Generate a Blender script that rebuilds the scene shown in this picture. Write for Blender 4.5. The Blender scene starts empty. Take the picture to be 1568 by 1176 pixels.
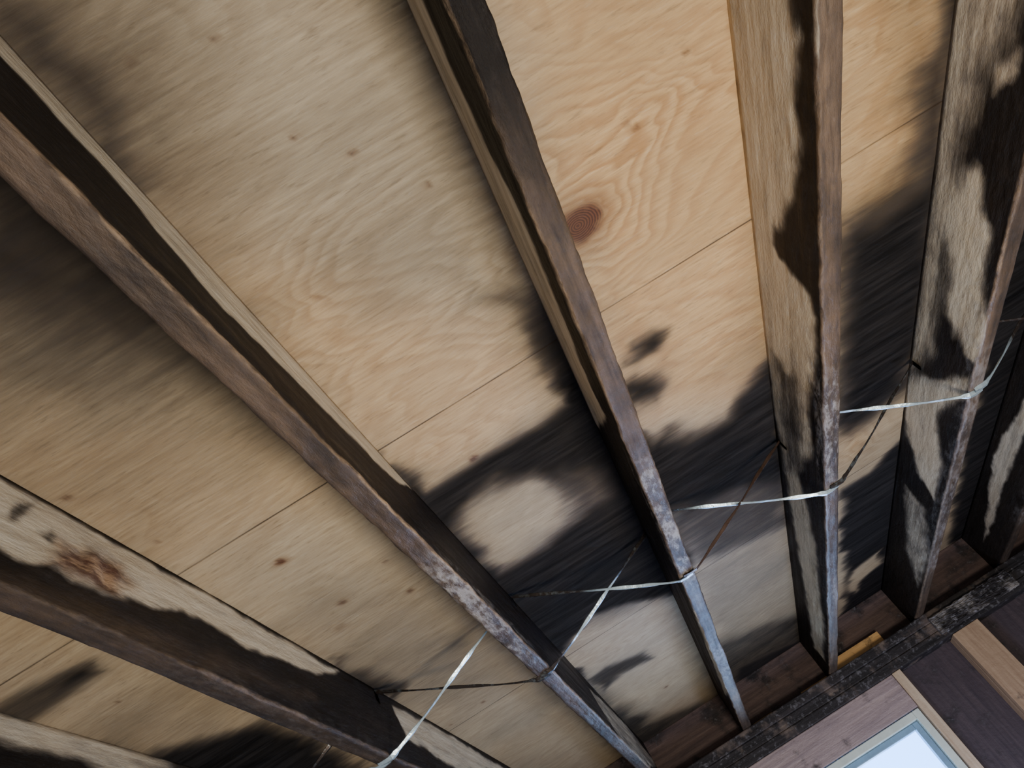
import bpy, bmesh, math, random
import numpy as np
from mathutils import Matrix, Vector

# ------------------------------------------------------------------ calibration
F=1170.0; CX,CY=784.0,588.0           # photo survey frame 1568x1176 (= 2212x1659 / 1.4107)
v1=np.array([494,872,1170.0]); v1/=np.linalg.norm(v1)          # joist direction (+Y)
v2=np.array([1,-.62,.042]); v2-=v1*v1.dot(v2); v2/=np.linalg.norm(v2)  # +X
nn=np.cross(v2,v1)                                             # up (+Z)
EYE=1.65                      # eye height above floor
HB=0.7025                     # joist undersides above eye
HT=HB+0.184                   # plywood above eye
SP=0.4064                     # 16 in spacing
X0=0.25*HB                    # joist k=0 centre
W=0.038
YR=3.42                       # rim joist
def ray(px,py):
    d=np.array([px-CX,py-CY,F]); return d.dot(v2),d.dot(v1),d.dot(nn)
def on_z(p,z):
    a,b,c=ray(*p); return (a/c*z,b/c*z)
def on_x(p,x):
    a,b,c=ray(*p); return (b/a*x,c/a*x)

# ------------------------------------------------------------------ numpy helpers
rng=np.random.RandomState(7)
TAB=rng.rand(256,256).astype(np.float32)
def vn(x,y,seed=0):
    x=x+seed*17.31; y=y+seed*9.77
    ix=np.floor(x).astype(int); iy=np.floor(y).astype(int)
    fx=x-ix; fy=y-iy; fx=fx*fx*(3-2*fx); fy=fy*fy*(3-2*fy)
    g=lambda a,b:TAB[(a&255),(b&255)]
    return (g(ix,iy)*(1-fx)+g(ix+1,iy)*fx)*(1-fy)+(g(ix,iy+1)*(1-fx)+g(ix+1,iy+1)*fx)*fy
def fbm(x,y,seed=0,o=4):
    s=0;a=.5;t=0
    for i in range(o):
        s=s+a*vn(x*2**i,y*2**i,seed+i*3); t+=a; a*=.5
    return s/t
def sdf(P,X,Y):
    d=np.full(X.shape,1e9); ins=np.zeros(X.shape,bool); n=len(P)
    for i in range(n):
        ax,ay=P[i]; bx,by=P[(i+1)%n]
        ex,ey=bx-ax,by-ay; L=ex*ex+ey*ey+1e-12
        t=np.clip(((X-ax)*ex+(Y-ay)*ey)/L,0,1)
        d=np.minimum(d,(X-ax-t*ex)**2+(Y-ay-t*ey)**2)
        c=((ay>Y)!=(by>Y))
        if abs(ey)>1e-12:
            xi=ax+(Y-ay)/ey*ex
            ins^=(c&(X<xi))
    d=np.sqrt(d); return np.where(ins,d,-d)
def paint(F_,ch,val,soft,P,X,Y):
    P=np.array(P); m=soft*1.2
    k=(X>P[:,0].min()-m)&(X<P[:,0].max()+m)&(Y>P[:,1].min()-m)&(Y<P[:,1].max()+m)
    if not k.any(): return
    s=sdf(P,X[k],Y[k]); a=np.clip(.5+s/(2*soft),0,1); a=a*a*(3-2*a)
    c=F_[:,ch]; c[k]=c[k]*(1-a)+val*a

def mesh_obj(name,co,faces,mat,attrs=None,smooth=True,parent=None):
    me=bpy.data.meshes.new(name)
    me.from_pydata(co.tolist() if isinstance(co,np.ndarray) else co,[],faces.tolist() if isinstance(faces,np.ndarray) else faces)
    me.materials.append(mat)
    if attrs:
        for k,v in attrs.items():
            a=me.attributes.new(k,'FLOAT_COLOR','POINT')
            buf=np.ones((len(v),4),np.float32); buf[:,:3]=v
            a.data.foreach_set('color',buf.ravel())
    if smooth: me.polygons.foreach_set('use_smooth',[True]*len(me.polygons))
    me.update()
    o=bpy.data.objects.new(name,me); bpy.context.collection.objects.link(o)
    if parent: o.parent=parent
    else: o.location.z=EYE
    return o

# ------------------------------------------------------------------ node helper
class NT:
    def __init__(s,name):
        s.m=bpy.data.materials.new(name); s.m.use_nodes=True; s.t=s.m.node_tree; s.t.nodes.clear()
        s.out=s.t.nodes.new('ShaderNodeOutputMaterial'); s.b=s.t.nodes.new('ShaderNodeBsdfPrincipled')
        s.t.links.new(s.b.outputs[0],s.out.inputs[0])
        s.tc=s.t.nodes.new('ShaderNodeTexCoord').outputs['Object']
    def L(s,a,b):
        if isinstance(a,(int,float)): b.default_value=a
        elif isinstance(a,tuple): b.default_value=(a+(1,))[:len(b.default_value)]
        else: s.t.links.new(a,b)
    def map(s,sc,loc=(0,0,0),rot=(0,0,0),src=None):
        n=s.t.nodes.new('ShaderNodeMapping'); n.inputs['Scale'].default_value=sc; n.inputs['Location'].default_value=loc; n.inputs['Rotation'].default_value=rot
        s.L(src or s.tc,n.inputs[0]); return n.outputs[0]
    def noise(s,v,sc=5,det=4,rough=.55,dist=0):
        n=s.t.nodes.new('ShaderNodeTexNoise'); s.L(v,n.inputs['Vector']); n.inputs['Scale'].default_value=sc
        n.inputs['Detail'].default_value=det; n.inputs['Roughness'].default_value=rough; n.inputs['Distortion'].default_value=dist
        return n.outputs[0]
    def ma(s,op,a,b=0,c=0,cl=False):
        n=s.t.nodes.new('ShaderNodeMath'); n.operation=op; n.use_clamp=cl
        s.L(a,n.inputs[0]); s.L(b,n.inputs[1]); s.L(c,n.inputs[2]); return n.outputs[0]
    def rng(s,v,a,b,c=0,d=1,smooth=False):
        n=s.t.nodes.new('ShaderNodeMapRange'); n.clamp=True
        if smooth: n.interpolation_type='SMOOTHSTEP'
        s.L(v,n.inputs[0]); n.inputs[1].default_value=a; n.inputs[2].default_value=b; n.inputs[3].default_value=c; n.inputs[4].default_value=d
        return n.outputs[0]
    def mix(s,f,a,b,bt='MIX'):
        n=s.t.nodes.new('ShaderNodeMix'); n.data_type='RGBA'; n.blend_type=bt
        s.L(f,n.inputs[0]); s.L(a,n.inputs[6]); s.L(b,n.inputs[7]); return n.outputs[2]
    def attr(s,name):
        n=s.t.nodes.new('ShaderNodeAttribute'); n.attribute_name=name
        p=s.t.nodes.new('ShaderNodeSeparateColor'); s.t.links.new(n.outputs['Color'],p.inputs[0]); return p.outputs
    def sep(s):
        p=s.t.nodes.new('ShaderNodeSeparateXYZ'); s.L(s.tc,p.inputs[0]); return p.outputs
    def bump(s,h,st=.3,d=.01):
        n=s.t.nodes.new('ShaderNodeBump'); n.inputs['Strength'].default_value=st; n.inputs['Distance'].default_value=d
        s.L(h,n.inputs['Height']); s.L(n.outputs[0],s.b.inputs['Normal'])

KX,KY=on_z((885,346),HT)
# ------------------------------------------------------------------ plywood material
def mat_ply():
    s=NT('plywood_scorched')
    A=s.attr('fld'); B=s.attr('fig')
    X,Y,Z=s.sep()
    big=s.noise(s.map((1.3,3.2,1)),1.6,3,.5,.5)
    ph=s.ma('ADD',s.ma('MULTIPLY',big,s.rng(A[2],0,1,11,13)),s.ma('MULTIPLY',B[1],9.0))
    ph=s.ma('ADD',ph,s.ma('MULTIPLY',Y,5.0))
    fr=s.ma('FRACT',ph)
    ring=s.rng(fr,.15,.82,0,1,True); ring=s.ma('MULTIPLY',ring,s.rng(fr,.84,1.0,1,0))
    ring=s.ma('MULTIPLY',ring,s.rng(big,.35,.65,.45,1))
    ringf=s.ma('MULTIPLY',ring,s.ma('ADD',s.rng(A[2],.1,.9,.26,.52),s.ma('MULTIPLY',B[1],.50)),cl=True)
    fine=s.noise(s.map((11,170,20),rot=(0,0,.05)),1.0,6,.68)
    pore=s.noise(s.map((34,190,20),(5,2,0)),1.0,3,.6)
    blot=s.noise(s.map((3.3,6.6,1),(8,3,0)),1,4)
    light=s.mix(A[2],(.44,.37,.255),(.56,.36,.165))
    mid=s.mix(A[2],(.27,.21,.13),(.34,.16,.05))
    c=s.mix(ringf,light,mid)
    c=s.mix(s.rng(fine,.35,.7,.0,.42),c,s.mix(A[2],(.17,.125,.075),(.22,.105,.035)))
    c=s.mix(s.rng(pore,.57,.72,0,.42),c,(.12,.080,.046))
    c=s.mix(s.rng(pore,.28,.42,.20,0),c,(.60,.52,.38))
    c=s.mix(s.rng(blot,.4,.75,0,.55),c,s.mix(A[2],(.26,.225,.165),(.39,.25,.115)))
    c=s.mix(B[2],c,(.17,.075,.028))
    kd=s.ma('SQRT',s.ma('ADD',s.ma('POWER',s.ma('SUBTRACT',X,KX),2),s.ma('POWER',s.ma('MULTIPLY',s.ma('SUBTRACT',Y,KY),1.15),2)))
    kd=s.ma('ADD',kd,s.ma('MULTIPLY',fine,.004))
    kr=s.rng(s.ma('SINE',s.ma('MULTIPLY',kd,1300)),-1,1,0,1)
    c=s.mix(B[0],c,s.mix(kr,(.045,.015,.007),(.13,.048,.018)))
    stre=s.noise(s.map((5,60,5),(1,7,0),rot=(0,0,.04)),1.0,5,.6)
    cloud=s.noise(s.map((6,9,5),(4,4,0)),1.0,4,.6)
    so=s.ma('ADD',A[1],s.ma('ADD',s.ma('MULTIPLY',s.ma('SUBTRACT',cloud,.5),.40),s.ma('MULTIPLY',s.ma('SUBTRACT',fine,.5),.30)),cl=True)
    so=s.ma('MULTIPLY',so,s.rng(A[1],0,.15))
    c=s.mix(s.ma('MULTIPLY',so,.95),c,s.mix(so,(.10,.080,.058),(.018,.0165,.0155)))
    tt=s.ma('ADD',A[0],s.ma('ADD',s.ma('MULTIPLY',s.ma('SUBTRACT',stre,.5),.55),s.ma('MULTIPLY',s.ma('SUBTRACT',cloud,.5),.30)))
    gate=s.rng(A[0],0.0,.2)
    brn=s.ma('MULTIPLY',s.rng(tt,.0,.62,smooth=True),gate)
    ch=s.ma('MULTIPLY',s.rng(tt,.22,.98,smooth=True),gate)
    c=s.mix(s.ma('MULTIPLY',brn,.8),c,(.076,.058,.042))
    chc=s.mix(s.rng(stre,.35,.72),(.0070,.0065,.0065),(.030,.026,.0245))
    c=s.mix(ch,c,chc)
    def line(y0,w,st):
        yy=s.ma('ADD',Y,s.ma('MULTIPLY',s.ma('SUBTRACT',blot,.5),.004))
        d=s.ma('ABSOLUTE',s.ma('SUBTRACT',yy,y0)); return s.rng(d,w*.3,w,st,0)
    ln=s.ma('MAXIMUM',line(.999,.0024,.85),line(2.217,.0026,.8))
    ln=s.ma('MAXIMUM',ln,line(-.221,.003,.9))
    ln=s.ma('MULTIPLY',ln,s.rng(cloud,.3,.55,.5,1))
    c=s.mix(ln,c,(.03,.018,.01))
    s.L(c,s.b.inputs['Base Color'])
    s.L(s.rng(ch,0,1,.62,.95),s.b.inputs['Roughness'])
    s.L(s.rng(s.ma('MAXIMUM',ch,so),0,1,.22,.04),s.b.inputs['Specular IOR Level'])
    h=s.ma('ADD',s.ma('MULTIPLY',fine,.5),s.ma('MULTIPLY',ln,-1.5))
    h=s.ma('ADD',h,s.ma('MULTIPLY',pore,-.4))
    s.bump(h,.40,.004)
    return s.m

# ------------------------------------------------------------------ joist material
def mat_joist():
    s=NT('joist_charred_timber')
    A=s.attr('fld'); E=s.attr('edg')
    grain=s.noise(s.map((60,3,60)),1.0,5,.6)
    fine=s.noise(s.map((160,14,160),(2,2,2)),1.0,4,.6)
    cl=s.noise(s.map((16,7,26)),1.0,6,.7)
    fl=s.noise(s.map((90,30,90),(3,9,1)),1.0,5,.72)
    clean=s.mix(s.rng(grain,.35,.68),(.60,.52,.39),(.43,.35,.245))
    clean=s.mix(s.rng(fine,.5,.72,0,.30),clean,(.26,.20,.135))
    clean=s.mix(s.rng(cl,.48,.70,0,.45),clean,(.25,.22,.18))
    rust=s.mix(s.rng(cl,.40,.54),(.34,.17,.075),(.085,.034,.022))
    clean=s.mix(s.ma('MULTIPLY',E[1],s.rng(cl,.3,.6,.45,1)),clean,rust)
    tt=s.ma('ADD',A[0],s.ma('ADD',s.ma('MULTIPLY',s.ma('SUBTRACT',cl,.5),.7),s.ma('MULTIPLY',s.ma('SUBTRACT',grain,.5),.25)))
    brn=s.rng(tt,.02,.52,smooth=True); ch=s.rng(tt,.25,.76,smooth=True)
    c=s.mix(s.ma('MULTIPLY',brn,.8),clean,(.115,.098,.082))
    dark=s.mix(s.rng(grain,.35,.7),(.006,.0055,.0055),(.015,.013,.012))
    dark=s.mix(s.rng(fl,.52,.78,0,.5),dark,(.040,.034,.031))
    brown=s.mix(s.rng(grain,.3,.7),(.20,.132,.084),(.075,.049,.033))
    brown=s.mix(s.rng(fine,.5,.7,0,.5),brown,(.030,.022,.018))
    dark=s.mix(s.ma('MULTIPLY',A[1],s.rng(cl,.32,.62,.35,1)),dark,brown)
    c=s.mix(ch,c,dark)
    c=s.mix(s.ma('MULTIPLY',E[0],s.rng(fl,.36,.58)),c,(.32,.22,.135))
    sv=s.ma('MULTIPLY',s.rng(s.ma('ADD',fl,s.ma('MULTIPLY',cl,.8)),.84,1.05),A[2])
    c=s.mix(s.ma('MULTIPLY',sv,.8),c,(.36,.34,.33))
    s.L(c,s.b.inputs['Base Color'])
    s.L(s.rng(grain,.3,.7,.42,.68),s.b.inputs['Roughness'])
    s.L(s.rng(A[1],0,1,.06,.30),s.b.inputs['Specular IOR Level'])
    h=s.ma('ADD',s.ma('MULTIPLY',grain,.5),s.ma('MULTIPLY',fl,.7))
    h=s.ma('ADD',h,s.ma('MULTIPLY',cl,.6))
    s.bump(h,.6,.007)
    return s.m

def mat_wood(name,a,b,charlo,charhi,seed=0,grain=(60,60,4),rough=.6,spec=.3,flake=.5):
    s=NT(name)
    g=s.noise(s.map(grain,(seed,seed,seed)),1.0,5,.6)
    cl=s.noise(s.map((7,7,7),(seed,0,seed)),1.0,5,.65)
    c=s.mix(s.rng(g,.3,.7),a,b)
    ch=s.rng(cl,charlo,charhi,smooth=True)
    c=s.mix(ch,c,s.mix(s.rng(g,.3,.7),(.010,.009,.010),(.04,.034,.034)))
    fl=s.noise(s.map((45,45,45),(seed,3,1)),1.0,4,.7)
    c=s.mix(s.ma('MULTIPLY',s.rng(fl,.54,.66,0,flake),ch),c,(.22,.21,.22))
    s.L(c,s.b.inputs['Base Color']); s.L(s.rng(g,.3,.7,rough-.1,rough+.15),s.b.inputs['Roughness'])
    s.b.inputs['Specular IOR Level'].default_value=spec
    s.bump(s.ma('ADD',g,fl),.5,.005)
    return s.m
def mat_plain(name,col,rough=.4,metal=0,var=.3):
    s=NT(name); g=s.noise(s.map((25,25,25)),1.0,4,.6)
    c=s.mix(s.rng(g,.4,.7,0,var),col,tuple(x*.35 for x in col)); s.L(c,s.b.inputs['Base Color'])
    s.L(s.rng(g,.3,.7,rough-.08,rough+.1),s.b.inputs['Roughness']); s.b.inputs['Metallic'].default_value=metal
    return s.m

M_PLY=mat_ply(); M_J=mat_joist()

# ------------------------------------------------------------------ ceiling sheathing
st=.0062
xs=np.arange(-2.1,2.5,st); ys=np.arange(-.6,YR+.04,st)
GX,GY=np.meshgrid(xs,ys); gx=GX.ravel(); gy=GY.ravel()
N=len(gx)
fld=np.zeros((N,3)); fig=np.zeros((N,3))
wx=gx+(fbm(gx*7,gy*14,1)-.5)*.085; wy=gy+(fbm(gx*6,gy*14,5)-.5)*.035
fld[:,2]=.35+.3*(fbm(gx*1.5,gy*3,2)-.5)
fld[:,1]=np.clip((fbm(gx*2,gy*3,9)-.45)*1.0,0,.4)+.05
out=np.clip((-.95-gx)/.3,0,1)+np.clip((gx-1.35)/.3,0,1)
fld[:,0]=np.clip(out,0,1)*np.clip((fbm(gx*2.5,gy*4,12)-.42)*4,0,1)
PL=[
# warm tone (2)
(2,.90,.10,[(760,-60),(1300,-60),(1300,420),(1180,600),(960,640),(900,480)]),
(2,.98,.08,[(1300,-60),(1480,-60),(1430,330),(1300,700)]),
(2,.12,.12,[(120,-40),(640,-60),(760,260),(800,480),(520,420),(300,200)]),
(2,.62,.08,[(330,420),(560,450),(860,560),(800,640),(660,750),(560,660)]),
(2,.48,.1,[(0,560),(240,640),(470,740),(240,860),(0,760)]),
(2,.2,.1,[(0,250),(260,500),(330,640),(150,620),(0,560)]),
(2,.2,.08,[(300,870),(620,760),(900,1060),(700,1170),(480,1000)]),
(2,.15,.06,[(700,730),(870,720),(880,850),(760,870)]),
# soot, plus shade painted beside one joist (1)
(1,.0,.08,[(780,-60),(1120,-60),(1160,330),(1100,560),(960,480),(860,250)]),
(1,.02,.08,[(1300,-60),(1400,-60),(1340,260),(1300,300)]),
(1,.0,.08,[(400,420),(620,480),(740,520),(800,620),(660,720),(520,580)]),
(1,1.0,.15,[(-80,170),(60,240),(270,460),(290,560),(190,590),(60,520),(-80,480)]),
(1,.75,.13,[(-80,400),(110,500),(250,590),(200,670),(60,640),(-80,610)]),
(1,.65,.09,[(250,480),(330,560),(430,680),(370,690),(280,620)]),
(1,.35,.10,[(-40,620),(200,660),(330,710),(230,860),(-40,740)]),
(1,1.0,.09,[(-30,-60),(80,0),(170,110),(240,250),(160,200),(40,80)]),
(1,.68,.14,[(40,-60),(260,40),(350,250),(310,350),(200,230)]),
(1,.42,.12,[(520,-60),(640,-60),(800,330),(840,520),(740,470),(640,260)]),
(1,.75,.05,[(570,-60),(640,-60),(710,120),(665,110)]),
(1,.7,.06,[(715,420),(850,470),(870,570),(790,530)]),
(1,.60,.10,[(1370,-60),(1440,-60),(1430,180),(1410,330),(1330,370),(1390,200)]),
(1,.50,.08,[(1180,330),(1155,430),(1110,560),(1190,600)]),
(1,.75,.08,[(1000,750),(1200,700),(1215,800),(1080,860)]),
(1,.50,.06,[(1060,880),(1215,800),(1240,960),(1110,1010)]),
(1,.95,.06,[(1080,990),(1240,930),(1270,1030),(1140,1110),(1100,1050)]),
(1,.75,.05,[(600,1010),(720,940),(740,980),(640,1050)]),  # dark band with the joist's shadow painted in
(1,.45,.07,[(480,990),(640,960),(780,1020),(700,1080),(590,1080)]),
(1,.35,.07,[(480,900),(700,900),(730,960),(560,1000)]),
(1,.95,.06,[(880,1040),(1000,1100),(1120,1060),(1150,1120),(1000,1200),(930,1120)]),
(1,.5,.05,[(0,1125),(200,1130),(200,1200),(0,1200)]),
(1,1,.07,[(1290,330),(1440,230),(1430,560),(1400,600),(1290,640)]),
(1,.7,.06,[(590,690),(655,755),(735,705),(870,625),(850,560),(900,620),(1060,900),(900,960),(760,940),(640,800)]),
(1,.12,.05,[(712,800),(728,770),(805,733),(872,770),(868,800),(780,862),(745,850)]),
# char (0)
(0,.85,.07,[(-40,-20),(20,0),(90,60),(140,125),(190,210),(215,260),(150,200),(60,90),(-30,20)]),
(0,.85,.17,[(-80,200),(60,260),(250,470),(260,550),(180,560),(90,490),(-80,430)]),
(0,1,.028,[(590,690),(655,755),(735,705),(800,665),(866,622),(850,580),(835,545),(800,505),(830,480),(870,520),(940,620),(1010,720),(1060,860),(1055,905),(960,925),(900,945),(875,985),(860,1000),(900,1045),(920,1100),(860,1060),(760,930),(640,800)]),
(0,.7,.06,[(750,455),(845,470),(870,560),(840,560),(800,515)]),
(0,0,.048,[(708,800),(722,765),(757,738),(805,728),(852,737),(878,770),(874,802),(832,840),(780,868),(742,855),(718,826)]),
(0,.50,.06,[(860,715),(910,710),(930,770),(885,790),(872,760)]),
(0,.0,.042,[(868,990),(896,960),(975,928),(1045,920),(1075,950),(1080,1000),(1105,1075),(1030,1096),(960,1090),(925,1050),(985,1020),(930,1010),(890,1018)]),
(0,.75,.038,[(900,1040),(930,1018),(985,998),(1000,1008),(950,1032),(925,1060)]),
(0,.95,.032,[(972,524),(1000,508),(1034,507),(1018,530),(985,544)]),
(0,.6,.030,[(955,545),(990,535),(985,548),(955,560)]),
(0,.90,.046,[(955,588),(985,572),(1014,590),(1002,614),(972,628),(950,628)]),
(0,1,.060,[(960,700),(985,688),(1010,664),(1055,668),(1110,640),(1130,610),(1150,592),(1200,500),(1215,760),(1120,762),(1060,790),(1015,800),(985,740)]),
(0,.55,.06,[(1000,780),(1060,770),(1200,740),(1215,800),(1090,860),(1040,850)]),
(0,.8,.04,[(1120,1030),(1180,1000),(1270,960),(1275,1030),(1150,1110)]),
(0,1,.08,[(1290,352),(1345,335),(1400,290),(1440,240),(1420,480),(1390,590),(1345,635),(1300,668),(1285,640)]),
(0,.9,.08,[(1400,110),(1450,60),(1440,260),(1390,250)]),
(0,1,.036,[(1290,750),(1335,722),(1392,660),(1405,800),(1430,1000),(1290,1000)]),
(0,.1,.028,[(1292,905),(1300,878),(1345,845),(1350,862),(1318,890),(1308,910)]),
(0,1,.034,[(-60,1128),(0,1086),(60,1048),(155,1005),(162,1025),(120,1052),(60,1088),(0,1124),(-60,1152)]),
(0,.6,.05,[(-20,1090),(90,1040),(110,1060),(60,1110),(-20,1130)]),
(0,1,.055,[(240,1152),(330,1125),(410,1104),(620,1200),(600,1260),(180,1240)]),
(0,.85,.05,[(510,1010),(560,1030),(620,1050),(600,1085),(540,1050)]),
(0,1,.05,[(1440,-60),(1620,-60),(1620,700),(1540,760),(1500,960),(1430,960),(1500,560)]),
]
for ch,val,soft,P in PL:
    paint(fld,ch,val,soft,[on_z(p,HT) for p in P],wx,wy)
def bump_at(p,amp,sx,sy,knot=0,kr=.01):
    cx,cy=on_z(p,HT); u=(gx-cx)+(fbm(gx*9,gy*9,3)-.5)*.05; v=(gy-cy)+(fbm(gx*9,gy*9,6)-.5)*.05
    d2=(u/sx)**2+(v/sy)**2
    fig[:,1]+=amp*np.exp(-np.sqrt(d2+.02))
    if knot:
        d=np.hypot((gx-cx),(gy-cy)*1.1)+(fbm(gx*60,gy*60,8)-.5)*kr*.5
        fig[:,0]=np.maximum(fig[:,0],knot*np.clip((kr*1.2-d)/(kr*.4),0,1))
        fig[:,2]=np.maximum(fig[:,2],.5*knot*np.clip((kr*2.2-d)/(kr*1.2),0,1))
bump_at((888,343),1.15,.115,.085,1,.038)
bump_at((1010,150),.5,.12,.10)
bump_at((960,190),.1,.05,.04,.3,.005)
bump_at((560,360),.4,.16,.10); bump_at((700,330),.3,.1,.06)
bump_at((640,690),.5,.10,.06); bump_at((760,480),.3,.1,.1)
for p,k,r in [((430,860),.9,.010),((525,922),.7,.009),((628,905),.7,.008),((103,762),.6,.006),((725,702),.9,.008),((1020,1052),.7,.008),((540,235),.6,.005),((520,960),.3,.012),((200,95),.5,.004),((450,210),.6,.004),((655,283),.6,.004),((330,60),.5,.004),((485,455),.6,.004),((800,250),.5,.003),((240,830),.5,.004),((590,860),.5,.005),((660,870),.4,.005),((740,1075),.6,.006),((180,1075),.5,.005),((690,1110),.5,.005),((1050,80),.5,.004),((975,195),.5,.006)]:
    bump_at(p,.15,.05,.025,k,r)
co=np.stack([gx,gy,np.full(N,HT)],1)
nx,ny=len(xs),len(ys)
i=(np.arange(ny-1)[:,None]*nx+np.arange(nx-1)[None,:]).ravel()
faces=np.stack([i,i+nx,i+nx+1,i+1],1)
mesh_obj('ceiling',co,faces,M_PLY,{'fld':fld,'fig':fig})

# ------------------------------------------------------------------ joists
SIDE={
0:[(0,.08,.014,[(600,-60),(640,-20),(655,20),(692,105),(755,240),(800,330),(850,450),(880,530),(905,590),(930,640),(920,660),(880,600),(830,510),(770,370),(720,270),(640,90),(600,0)]),
   (1,.75,.03,[(800,240),(830,240),(920,440),(960,600),(930,600),(850,400)]),
   (0,.20,.016,[(1060,890),(1085,940),(1112,1000),(1130,1060),(1110,1065),(1085,1000),(1060,930)])],
1:[(0,.02,.026,[(1100,-60),(1212,-60),(1216,20),(1232,70),(1216,140),(1232,215),(1218,300),(1196,345),(1190,380),(1215,420),(1240,450),(1256,520),(1245,590),(1240,650),(1245,700),(1222,720),(1238,770),(1250,830),(1256,900),(1262,960),(1262,1010),(1245,990),(1232,900),(1212,780),(1190,650),(1160,480),(1130,200)]),
   (0,.95,.018,[(1192,360),(1225,348),(1242,385),(1225,404),(1196,394)]),
   (0,.55,.04,[(1185,540),(1225,580),(1230,720),(1205,720)]),
   (0,.20,.012,[(1246,-60),(1268,-60),(1268,130),(1255,130),(1245,60)])],
2:[(0,.28,.050,[(1430,-60),(1590,-60),(1560,60),(1505,140),(1475,260),(1445,420),(1435,540),(1380,600),(1400,400),(1430,100)]),
   (0,.0,.030,[(1462,300),(1478,270),(1500,256),(1518,350),(1508,440),(1514,510),(1497,565),(1478,550),(1452,480),(1458,400),(1447,340)]),
   (0,.02,.026,[(1385,585),(1420,580),(1487,578),(1482,612),(1442,626),(1436,660),(1442,710),(1430,768),(1405,722),(1388,660)]),
   (0,.32,.03,[(1385,740),(1420,780),(1425,860),(1405,900),(1385,840)]),
   (0,.15,.014,[(1530,100),(1560,70),(1560,110),(1520,150)])],
3:[(0,.1,.014,[(1520,700),(1545,650),(1580,600),(1580,650),(1545,720),(1520,800),(1505,830)])],
-1:[(0,.02,.009,[(-40,-10),(0,35),(60,110),(100,150),(180,235),(270,340),(370,445),(500,585),(600,700),(650,760),(600,730),(515,645),(440,568),(385,515),(350,482),(260,378),(170,268),(100,190),(40,125),(-40,40)]),
   (1,.6,.006,[(-40,190),(100,290),(300,490),(600,780),(820,1020),(800,1030),(500,770),(250,500),(-40,230)]),
   (0,.35,.01,[(900,1050),(960,1110),(1010,1176),(980,1176),(930,1100)])],
-2:[(0,.0,.014,[(-60,690),(0,730),(180,835),(420,970),(520,1030),(480,1035),(440,1018),(400,1000),(360,985),(320,960),(280,935),(220,928),(190,918),(150,915),(110,895),(80,868),(40,862),(0,838),(-60,810)]),
   (1,.4,.03,[(0,880),(200,950),(480,1070),(400,1050),(200,1000),(0,930)]),
   (0,.05,.012,[(600,1080),(660,1110),(780,1180),(700,1180),(620,1130)]),
   (0,.6,.012,[(28,768),(48,772),(42,804),(22,800)]),
   (0,.6,.012,[(60,815),(90,820),(95,835),(65,832)])],
}
RUST=[(78,838),(130,838),(185,865),(205,900),(175,920),(145,907),(110,888),(70,866)]
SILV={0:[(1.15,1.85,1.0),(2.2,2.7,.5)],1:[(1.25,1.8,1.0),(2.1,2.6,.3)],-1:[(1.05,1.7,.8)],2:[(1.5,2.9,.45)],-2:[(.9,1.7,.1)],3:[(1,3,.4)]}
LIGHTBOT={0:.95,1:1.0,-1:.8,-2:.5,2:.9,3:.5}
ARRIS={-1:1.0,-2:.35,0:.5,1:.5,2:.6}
JY=np.arange(-.6,YR-.001,.0065)
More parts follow.
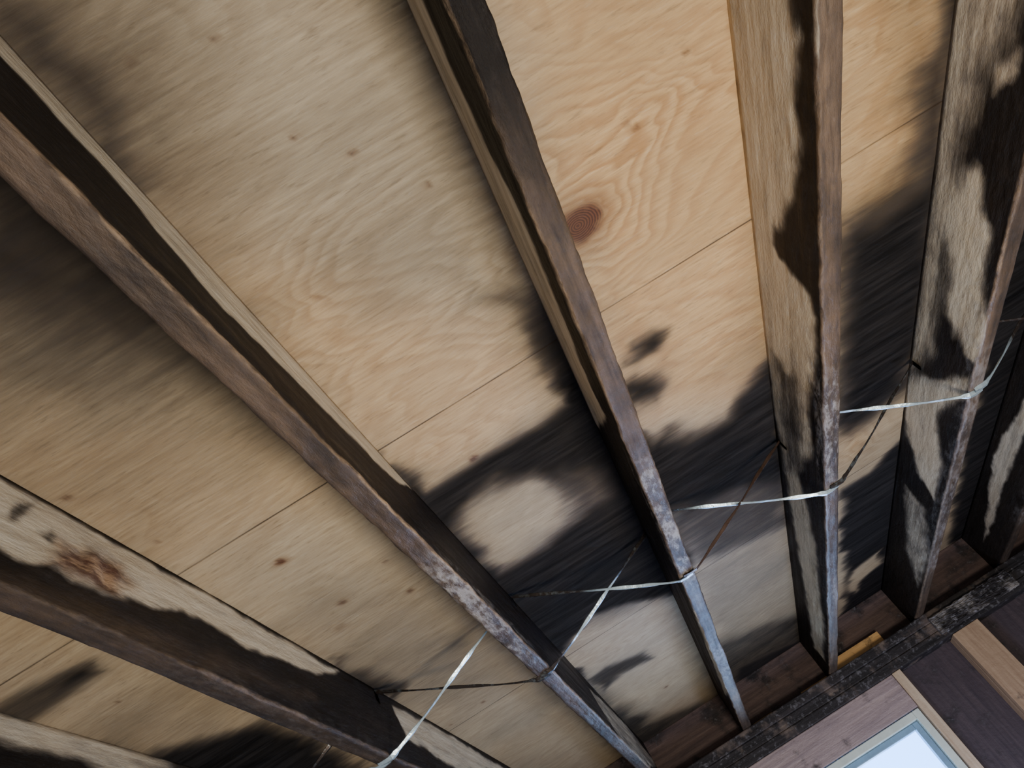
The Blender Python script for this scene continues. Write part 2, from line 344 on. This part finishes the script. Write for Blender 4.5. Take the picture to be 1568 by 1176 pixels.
def build_joist(k):
    xc=X0+k*SP; hw=W/2
    ns,nb=34,8
    tz=np.linspace(0,1,ns)**.85
    prof=[]
    for t in tz: prof.append((-hw,HT+(HB-HT)*t,0))
    for a in np.linspace(-hw,hw,nb+2)[1:-1]: prof.append((a,HB,1))
    for t in tz[::-1]: prof.append((hw,HT+(HB-HT)*t,2))
    prof=np.array(prof); m=len(prof); ly=len(JY)
    PX=np.tile(prof[:,0],ly); PZ=np.tile(prof[:,1],ly); PS=np.tile(prof[:,2],ly); PY=np.repeat(JY,m)
    s=30+k*11
    r=.002+.013*np.clip(fbm(PY*7,PX*0+np.sign(PX)*3,s)-.25,0,1)
    ax=np.abs(PX); cxr=hw-r; czr=HB+r
    inn=(ax>cxr)&(PZ<czr)
    dx=ax-cxr; dz=czr-PZ; L=np.maximum(np.hypot(dx,dz),1e-6)
    sc=np.where(inn,np.minimum(1,r/L),1)
    ax2=np.where(inn,cxr+dx*sc,ax); pz2=np.where(inn,czr-dz*sc,PZ)
    nz=(fbm(PY*22,PZ*60+PX*60,s+5)-.5)*.0055+(fbm(PY*60,PZ*120+PX*120,s+8)-.5)*.0032
    low=np.clip((HB+.12-PZ)/.12,0.15,1)
    ax2=ax2+np.where(PS!=1,nz*low,0); pz2=pz2+np.where(PZ<HB+.004,nz*.8,0)
    bow=(vn(PY*.8,PY*0,s+2)-.5)*.006
    x=np.sign(PX)*ax2+xc+bow
    co=np.stack([x,PY,pz2],1)
    f=np.zeros((len(PX),3)); e=np.zeros((len(PX),3))
    vis = 0 if k>=0 else 2
    f[:,0]=np.where(PS==1,.95,1.0)
    g=(PS!=vis)&(PS!=1)
    f[g,0]=np.clip(.5-((PZ-HB)/.184-.75-(fbm(PY*3,PZ*6,s)-.5)*1.1)*3,0,1)[g]
    wy_=PY+(fbm(PY*16,PZ*22,s+3)-.5)*.05; wz_=PZ+(fbm(PY*18,PZ*18,s+7)-.5)*.022
    f[:,1]=.14*(fbm(PY*4,PZ*9,s))
    xf=xc+(-hw if vis==0 else hw)
    vm=PS==vis
    if k in SIDE:
        sub=f[vm].copy()
        for ch,val,soft,P in SIDE[k]:
            paint(sub,ch,val,soft,[on_x(p,xf) for p in P],wy_[vm],wz_[vm])
        f[vm]=sub
    else:
        f[vm,0]=np.clip(.5-((PZ-HB)/.184-.7-(fbm(PY*3,PZ*6,s+1)-.5)*1.1)*3,0,1)[vm]
    if k==-2:
        sub=e[vm].copy(); paint(sub,1,1.0,.022,[on_x(p,xf) for p in RUST],wy_[vm],wz_[vm]); e[vm]=sub
        bl=np.zeros(len(PX)); bl[vm]=sub[:,1]
        co[:,0]+=bl*(fbm(PY*40,PZ*60,91)-.35)*.014
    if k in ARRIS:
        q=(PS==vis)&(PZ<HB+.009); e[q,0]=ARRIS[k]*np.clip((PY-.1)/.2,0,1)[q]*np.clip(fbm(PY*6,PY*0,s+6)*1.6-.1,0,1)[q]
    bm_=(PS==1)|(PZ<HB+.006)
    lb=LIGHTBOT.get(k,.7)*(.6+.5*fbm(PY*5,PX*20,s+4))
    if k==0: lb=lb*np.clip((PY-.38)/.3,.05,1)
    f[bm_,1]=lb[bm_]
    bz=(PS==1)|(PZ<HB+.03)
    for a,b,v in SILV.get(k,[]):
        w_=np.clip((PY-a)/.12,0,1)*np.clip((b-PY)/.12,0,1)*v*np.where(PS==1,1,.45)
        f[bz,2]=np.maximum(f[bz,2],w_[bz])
    f=np.clip(f,0,1)
    a=(np.arange(ly-1)[:,None]*m+np.arange(m)[None,:]).ravel()
    b=(np.arange(ly-1)[:,None]*m+((np.arange(m)+1)%m)[None,:]).ravel()
    fc=np.stack([a,a+m,b+m,b],1)
    fl=fc.tolist(); fl.append(list(range(m))); fl.append([ (ly-1)*m+q for q in range(m-1,-1,-1)])
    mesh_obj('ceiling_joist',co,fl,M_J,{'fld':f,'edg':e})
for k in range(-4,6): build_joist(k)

# ------------------------------------------------------------------ boards
def boxes(name,bl,mat,bev=.003,parent=None,rough=0):
    bm=bmesh.new()
    for (x0,x1,y0,y1,z0,z1) in bl:
        g=bmesh.ops.create_cube(bm,size=1)
        for v in g['verts']:
            v.co=Vector(((x0+x1)/2+v.co.x*(x1-x0),(y0+y1)/2+v.co.y*(y1-y0),(z0+z1)/2+v.co.z*(z1-z0)))
    if bev: bmesh.ops.bevel(bm,geom=bm.edges[:],offset=bev,segments=2,affect='EDGES',profile=.6)
    if rough:
        bmesh.ops.subdivide_edges(bm,edges=[e for e in bm.edges if e.calc_length()>.05],cuts=24,use_grid_fill=True)
        rr=random.Random(3)
        for v in bm.verts: v.co+=Vector((0,-rr.random()*rough,(rr.random()-.5)*rough))
    me=bpy.data.meshes.new(name); bm.to_mesh(me); bm.free(); me.materials.append(mat)
    o=bpy.data.objects.new(name,me); bpy.context.collection.objects.link(o)
    if parent: o.parent=parent
    else: o.location.z=EYE
    return o
M_rim=mat_wood('rim_board_smoked',(.15,.10,.085),(.07,.048,.046),.46,.66,3,(4,60,60))
M_plate=mat_wood('top_plate_charred',(.20,.15,.115),(.085,.065,.06),.34,.48,8,(4,60,60),flake=.5)
M_ash=mat_wood('board_ash_flaked',(.36,.33,.30),(.14,.12,.11),.44,.60,11,(6,60,60),flake=.9)
M_head=mat_wood('header_smoked',(.42,.32,.29),(.24,.18,.18),.56,.72,5,(4,60,60),.45,.5)
M_stud=mat_wood('stud_pine',(.46,.32,.20),(.29,.18,.105),.56,.70,6,(60,60,4))
M_trim=mat_wood('trim_pine',(.62,.49,.34),(.42,.29,.18),.64,.76,1,(60,60,4))
M_nail=mat_wood('blocking_pine',(.80,.50,.21),(.58,.33,.13),.58,.70,4,(4,60,60))
M_sheath=mat_wood('wall_sheathing_smoked',(.085,.062,.066),(.048,.036,.042),.50,.7,2,(60,60,4))
YF=3.33; PB=HB-.114; YP=YR-.002
boxes('rim_joist',[(-2.1,2.5,YR,YR+.038,HB,HT)],M_rim)
boxes('top_plate',[(-2.1,2.5,YF,YP,HB-.038,HB),(-2.1,2.5,YF+.003,YP,HB-.076,HB-.0385),(-2.1,2.5,YF,YP,PB+.001,HB-.0765)],M_plate,.004)
boxes('charred_board',[(1.0,1.36,YF-.022,YF-.003,HB-.098,HB-.028)],M_ash,.003,None,.005)
xD=X0+SP; xC=X0
boxes('blocking_strip',[(xD+.022,xD+.25,YR-.035,YR-.001,HB+.001,HB+.052),(xC+.26,xD-.022,YR-.03,YR-.001,HB+.001,HB+.016),(xC+.03,xC+.12,YR-.03,YR-.001,HB+.001,HB+.014)],M_nail,.002)
WX0,WX1,WZ0,WZ1=-.25,.752,-.55,.455
boxes('window_header',[(WX0,WX1,YF+.004,YP,WZ1,PB)],M_head)
boxes('trimmer_stud',[(WX1+.001,WX1+.037,YF-.002,YP,-EYE,PB)],M_trim,.002)
boxes('wall_stud',[(1.035,1.150,YF,YF+.038,-EYE,PB),(1.035,1.073,YF+.0385,YP,-EYE,PB)],M_stud,.002)
for x in (1.075+SP,1.075+2*SP,WX0-.04,WX0-.04-SP,WX0-.04-2*SP):
    boxes('wall_stud',[(x,x+.038,YF,YP,-EYE,PB)],M_stud,.002)
boxes('wall_back',[(-2.1,WX0,YR,YR+.015,-EYE,HB-.003),(WX1,2.5,YR,YR+.015,-EYE,HB-.003),(WX0,WX1,YR,YR+.015,-EYE,WZ0),(WX0,WX1,YR,YR+.015,WZ1,HB-.003)],M_sheath,0)
win=bpy.data.objects.new('window_1',None); bpy.context.collection.objects.link(win); win.location.z=EYE
M_vin=mat_plain('window_frame_paint',(.66,.72,.62),.35,0,.25)
M_sash=mat_plain('sash_paint',(.22,.34,.44),.3,0,.3)
def frame(nm,x0,x1,z0,z1,w,y0,y1,mat):
    boxes(nm,[(x0,x0+w,y0,y1,z0,z1),(x1-w,x1,y0,y1,z0,z1),(x0+w,x1-w,y0,y1,z1-w,z1),(x0+w,x1-w,y0,y1,z0,z0+w)],mat,.003,win)
frame('frame',WX0+.003,WX1-.003,WZ0+.003,WZ1-.003,.028,YF+.012,YR-.002,M_vin)
frame('sash',WX0+.032,WX1-.032,WZ0+.032,WZ1-.032,.022,YF+.04,YR-.01,M_sash)
g=NT('window_glass'); g.b.inputs['Base Color'].default_value=(.75,.88,1,1); g.b.inputs['Roughness'].default_value=.05; g.b.inputs['Transmission Weight'].default_value=1; g.b.inputs['IOR'].default_value=1.1
boxes('glass',[(WX0+.052,WX1-.052,YF+.06,YF+.064,WZ0+.052,WZ1-.052)],g.m,0,win)
boxes('meeting_rail',[(WX0+.052,WX1-.052,YF+.045,YF+.075,-.07,-.03)],M_sash,.003,win)

# ------------------------------------------------------------------ galvanised cross bridging
sm=NT('galvanised_strap'); A=sm.attr('fld'); n_=sm.noise(sm.map((60,60,60)),1,4,.6)
c_=sm.mix(sm.ma('ADD',A[0],sm.ma('MULTIPLY',sm.ma('SUBTRACT',n_,.5),1.4),cl=True),(.54,.68,.75),(.045,.035,.03))
c_=sm.mix(A[1],c_,(.10,.06,.042))
sm.L(c_,sm.b.inputs['Base Color']); sm.L(sm.rng(n_,.3,.7,.22,.5),sm.b.inputs['Roughness']); sm.b.inputs['Metallic'].default_value=.7
sm.bump(n_,.5,.003)
def strap(P0,P1,cleanrange,rust,w=.0063):
    A0=np.array(P0); B0=np.array(P1); sgn=1 if B0[0]>A0[0] else -1
    n=40; pts=[A0+[-sgn*.030,0,-.002],A0+[-sgn*.012,0,-.0035]]; ts=[0,0]
    S=A0+[sgn*.004,0,-.0025]
    for i in range(n+1):
        t=i/n; p=S+(B0-S)*t; p=p+np.array([0,.003*math.sin(7*t),-.005*math.sin(math.pi*t)*.6]); pts.append(p); ts.append(t)
    pts.append(B0+[0,0,-.028]); ts.append(1)
    vs=[];fs=[];at=[]
    for i,p in enumerate(pts):
        tw=0.45*math.sin(i*.3+A0[0]*5)-.15
        dv=np.array([0,math.cos(tw),math.sin(tw)])
        wd=w*(1.25 if i<4 or i>n else .85+.14*math.sin(i*.9))
        mid=np.array([0,0,-.0030])
        q=[p-dv*wd,p+mid,p+dv*wd, p+dv*wd+[0,0,.0012],p+mid+[0,0,.0012],p-dv*wd+[0,0,.0012]]
        b=len(vs); vs+=[list(v) for v in q]
        t=ts[i]; cl=1-(np.clip((cleanrange[1]-t)/.12,0,1)*np.clip((t-cleanrange[0])/.08+1,0,1))
        at+=[(cl,rust,0)]*6
        if i: 
            for a in range(6):
                a2=(a+1)%6; fs.append((b-6+a,b+a,b+a2,b-6+a2))
    return vs,fs,at
YB={-3:1.72,-2:1.70,-1:1.765,0:1.725,1:1.75,2:1.72,3:1.72,4:1.73}
def bridging(k,cfg):
    xa=X0+k*SP; xb=xa+SP; hw=W/2
    V=[];FF=[];AT=[]
    items=[((xb-hw+.0,YB[k+1]+.012,HB),(xa+hw+.003,YB[k+1]-.03,HT-.012),cfg[0]),
           ((xa+hw-.0,YB[k]+.0,HB),(xb-hw-.003,YB[k]+.03,HT-.012),cfg[1])]
    for a,b,(rg,ru) in items:
        v,f,t=strap(a,b,rg,ru); o=len(V); V+=v; FF+=[tuple(i+o for i in q) for q in f]; AT+=t
    mesh_obj('cross_bridging_strap',V,FF,sm.m,{'fld':np.array(AT)},smooth=False)
D={-3:(((0,.2),0),((0,.4),0)),-2:(((0,0.0),0),((0,.95),0)),-1:(((0,.60),0),((.25,.72),0)),0:(((0,.85),0),((-.2,.0),1)),1:(((0,.95),0),((-.2,-.1),0)),2:(((0,.3),.3),((0,.4),.1)),3:(((0,.3),.4),((0,.4),.2))}
for k,c in D.items(): bridging(k,c)

# ------------------------------------------------------------------ lights
w=bpy.data.worlds.new('world'); bpy.context.scene.world=w; w.use_nodes=True
wt=w.node_tree; bg=wt.nodes['Background']
tc=wt.nodes.new('ShaderNodeTexCoord'); sp=wt.nodes.new('ShaderNodeSeparateXYZ'); wt.links.new(tc.outputs['Generated'],sp.inputs[0])
mr=wt.nodes.new('ShaderNodeMapRange'); wt.links.new(sp.outputs[1],mr.inputs[0]); mr.inputs[1].default_value=.75; mr.inputs[2].default_value=1.0; mr.inputs[3].default_value=0; mr.inputs[4].default_value=1
mx=wt.nodes.new('ShaderNodeMix'); mx.data_type='RGBA'; wt.links.new(mr.outputs[0],mx.inputs[0])
mx.inputs[6].default_value=(.42,.42,.45,1); mx.inputs[7].default_value=(3.0,7.0,16.,1)
wt.links.new(mx.outputs[2],bg.inputs[0]); bg.inputs[1].default_value=.6
def area(nm,loc,tgt,size,e,col):
    l=bpy.data.lights.new(nm,'AREA'); l.shape='SQUARE'; l.size=size; l.energy=e; l.color=col
    o=bpy.data.objects.new(nm,l); bpy.context.collection.objects.link(o); o.location=Vector(loc)+Vector((0,0,EYE))
    o.rotation_euler=(Vector(tgt)-Vector(loc)).to_track_quat('-Z','Y').to_euler(); return o
area('ceiling_fill',(.38,.70,-.62),(.5,1.4,.88),.42,31,(1,.91,.78))  # added warm fill from below the ceiling, no lamp known here
area('window_daylight',(.25,3.75,-.1),(.5,1.5,.6),.8,24,(.50,.70,1))
l=bpy.data.lights.new('cool_fill','POINT'); l.energy=24; l.color=(.50,.62,1); l.shadow_soft_size=.12  # added unseen point light, gives the window wall a blue tint
o=bpy.data.objects.new('cool_fill',l); bpy.context.collection.objects.link(o); o.location=(.60,2.70,EYE-.3)

# ------------------------------------------------------------------ camera
cam=bpy.data.cameras.new('camera'); co_=bpy.data.objects.new('camera',cam); bpy.context.collection.objects.link(co_)
cam.sensor_fit='HORIZONTAL'; cam.sensor_width=36; cam.lens=F/1568*36; cam.clip_start=.02
R=Matrix(((v2[0],-v2[1],-v2[2],0),(v1[0],-v1[1],-v1[2],0),(nn[0],-nn[1],-nn[2],EYE),(0,0,0,1)))
co_.matrix_world=R
bpy.context.scene.camera=co_
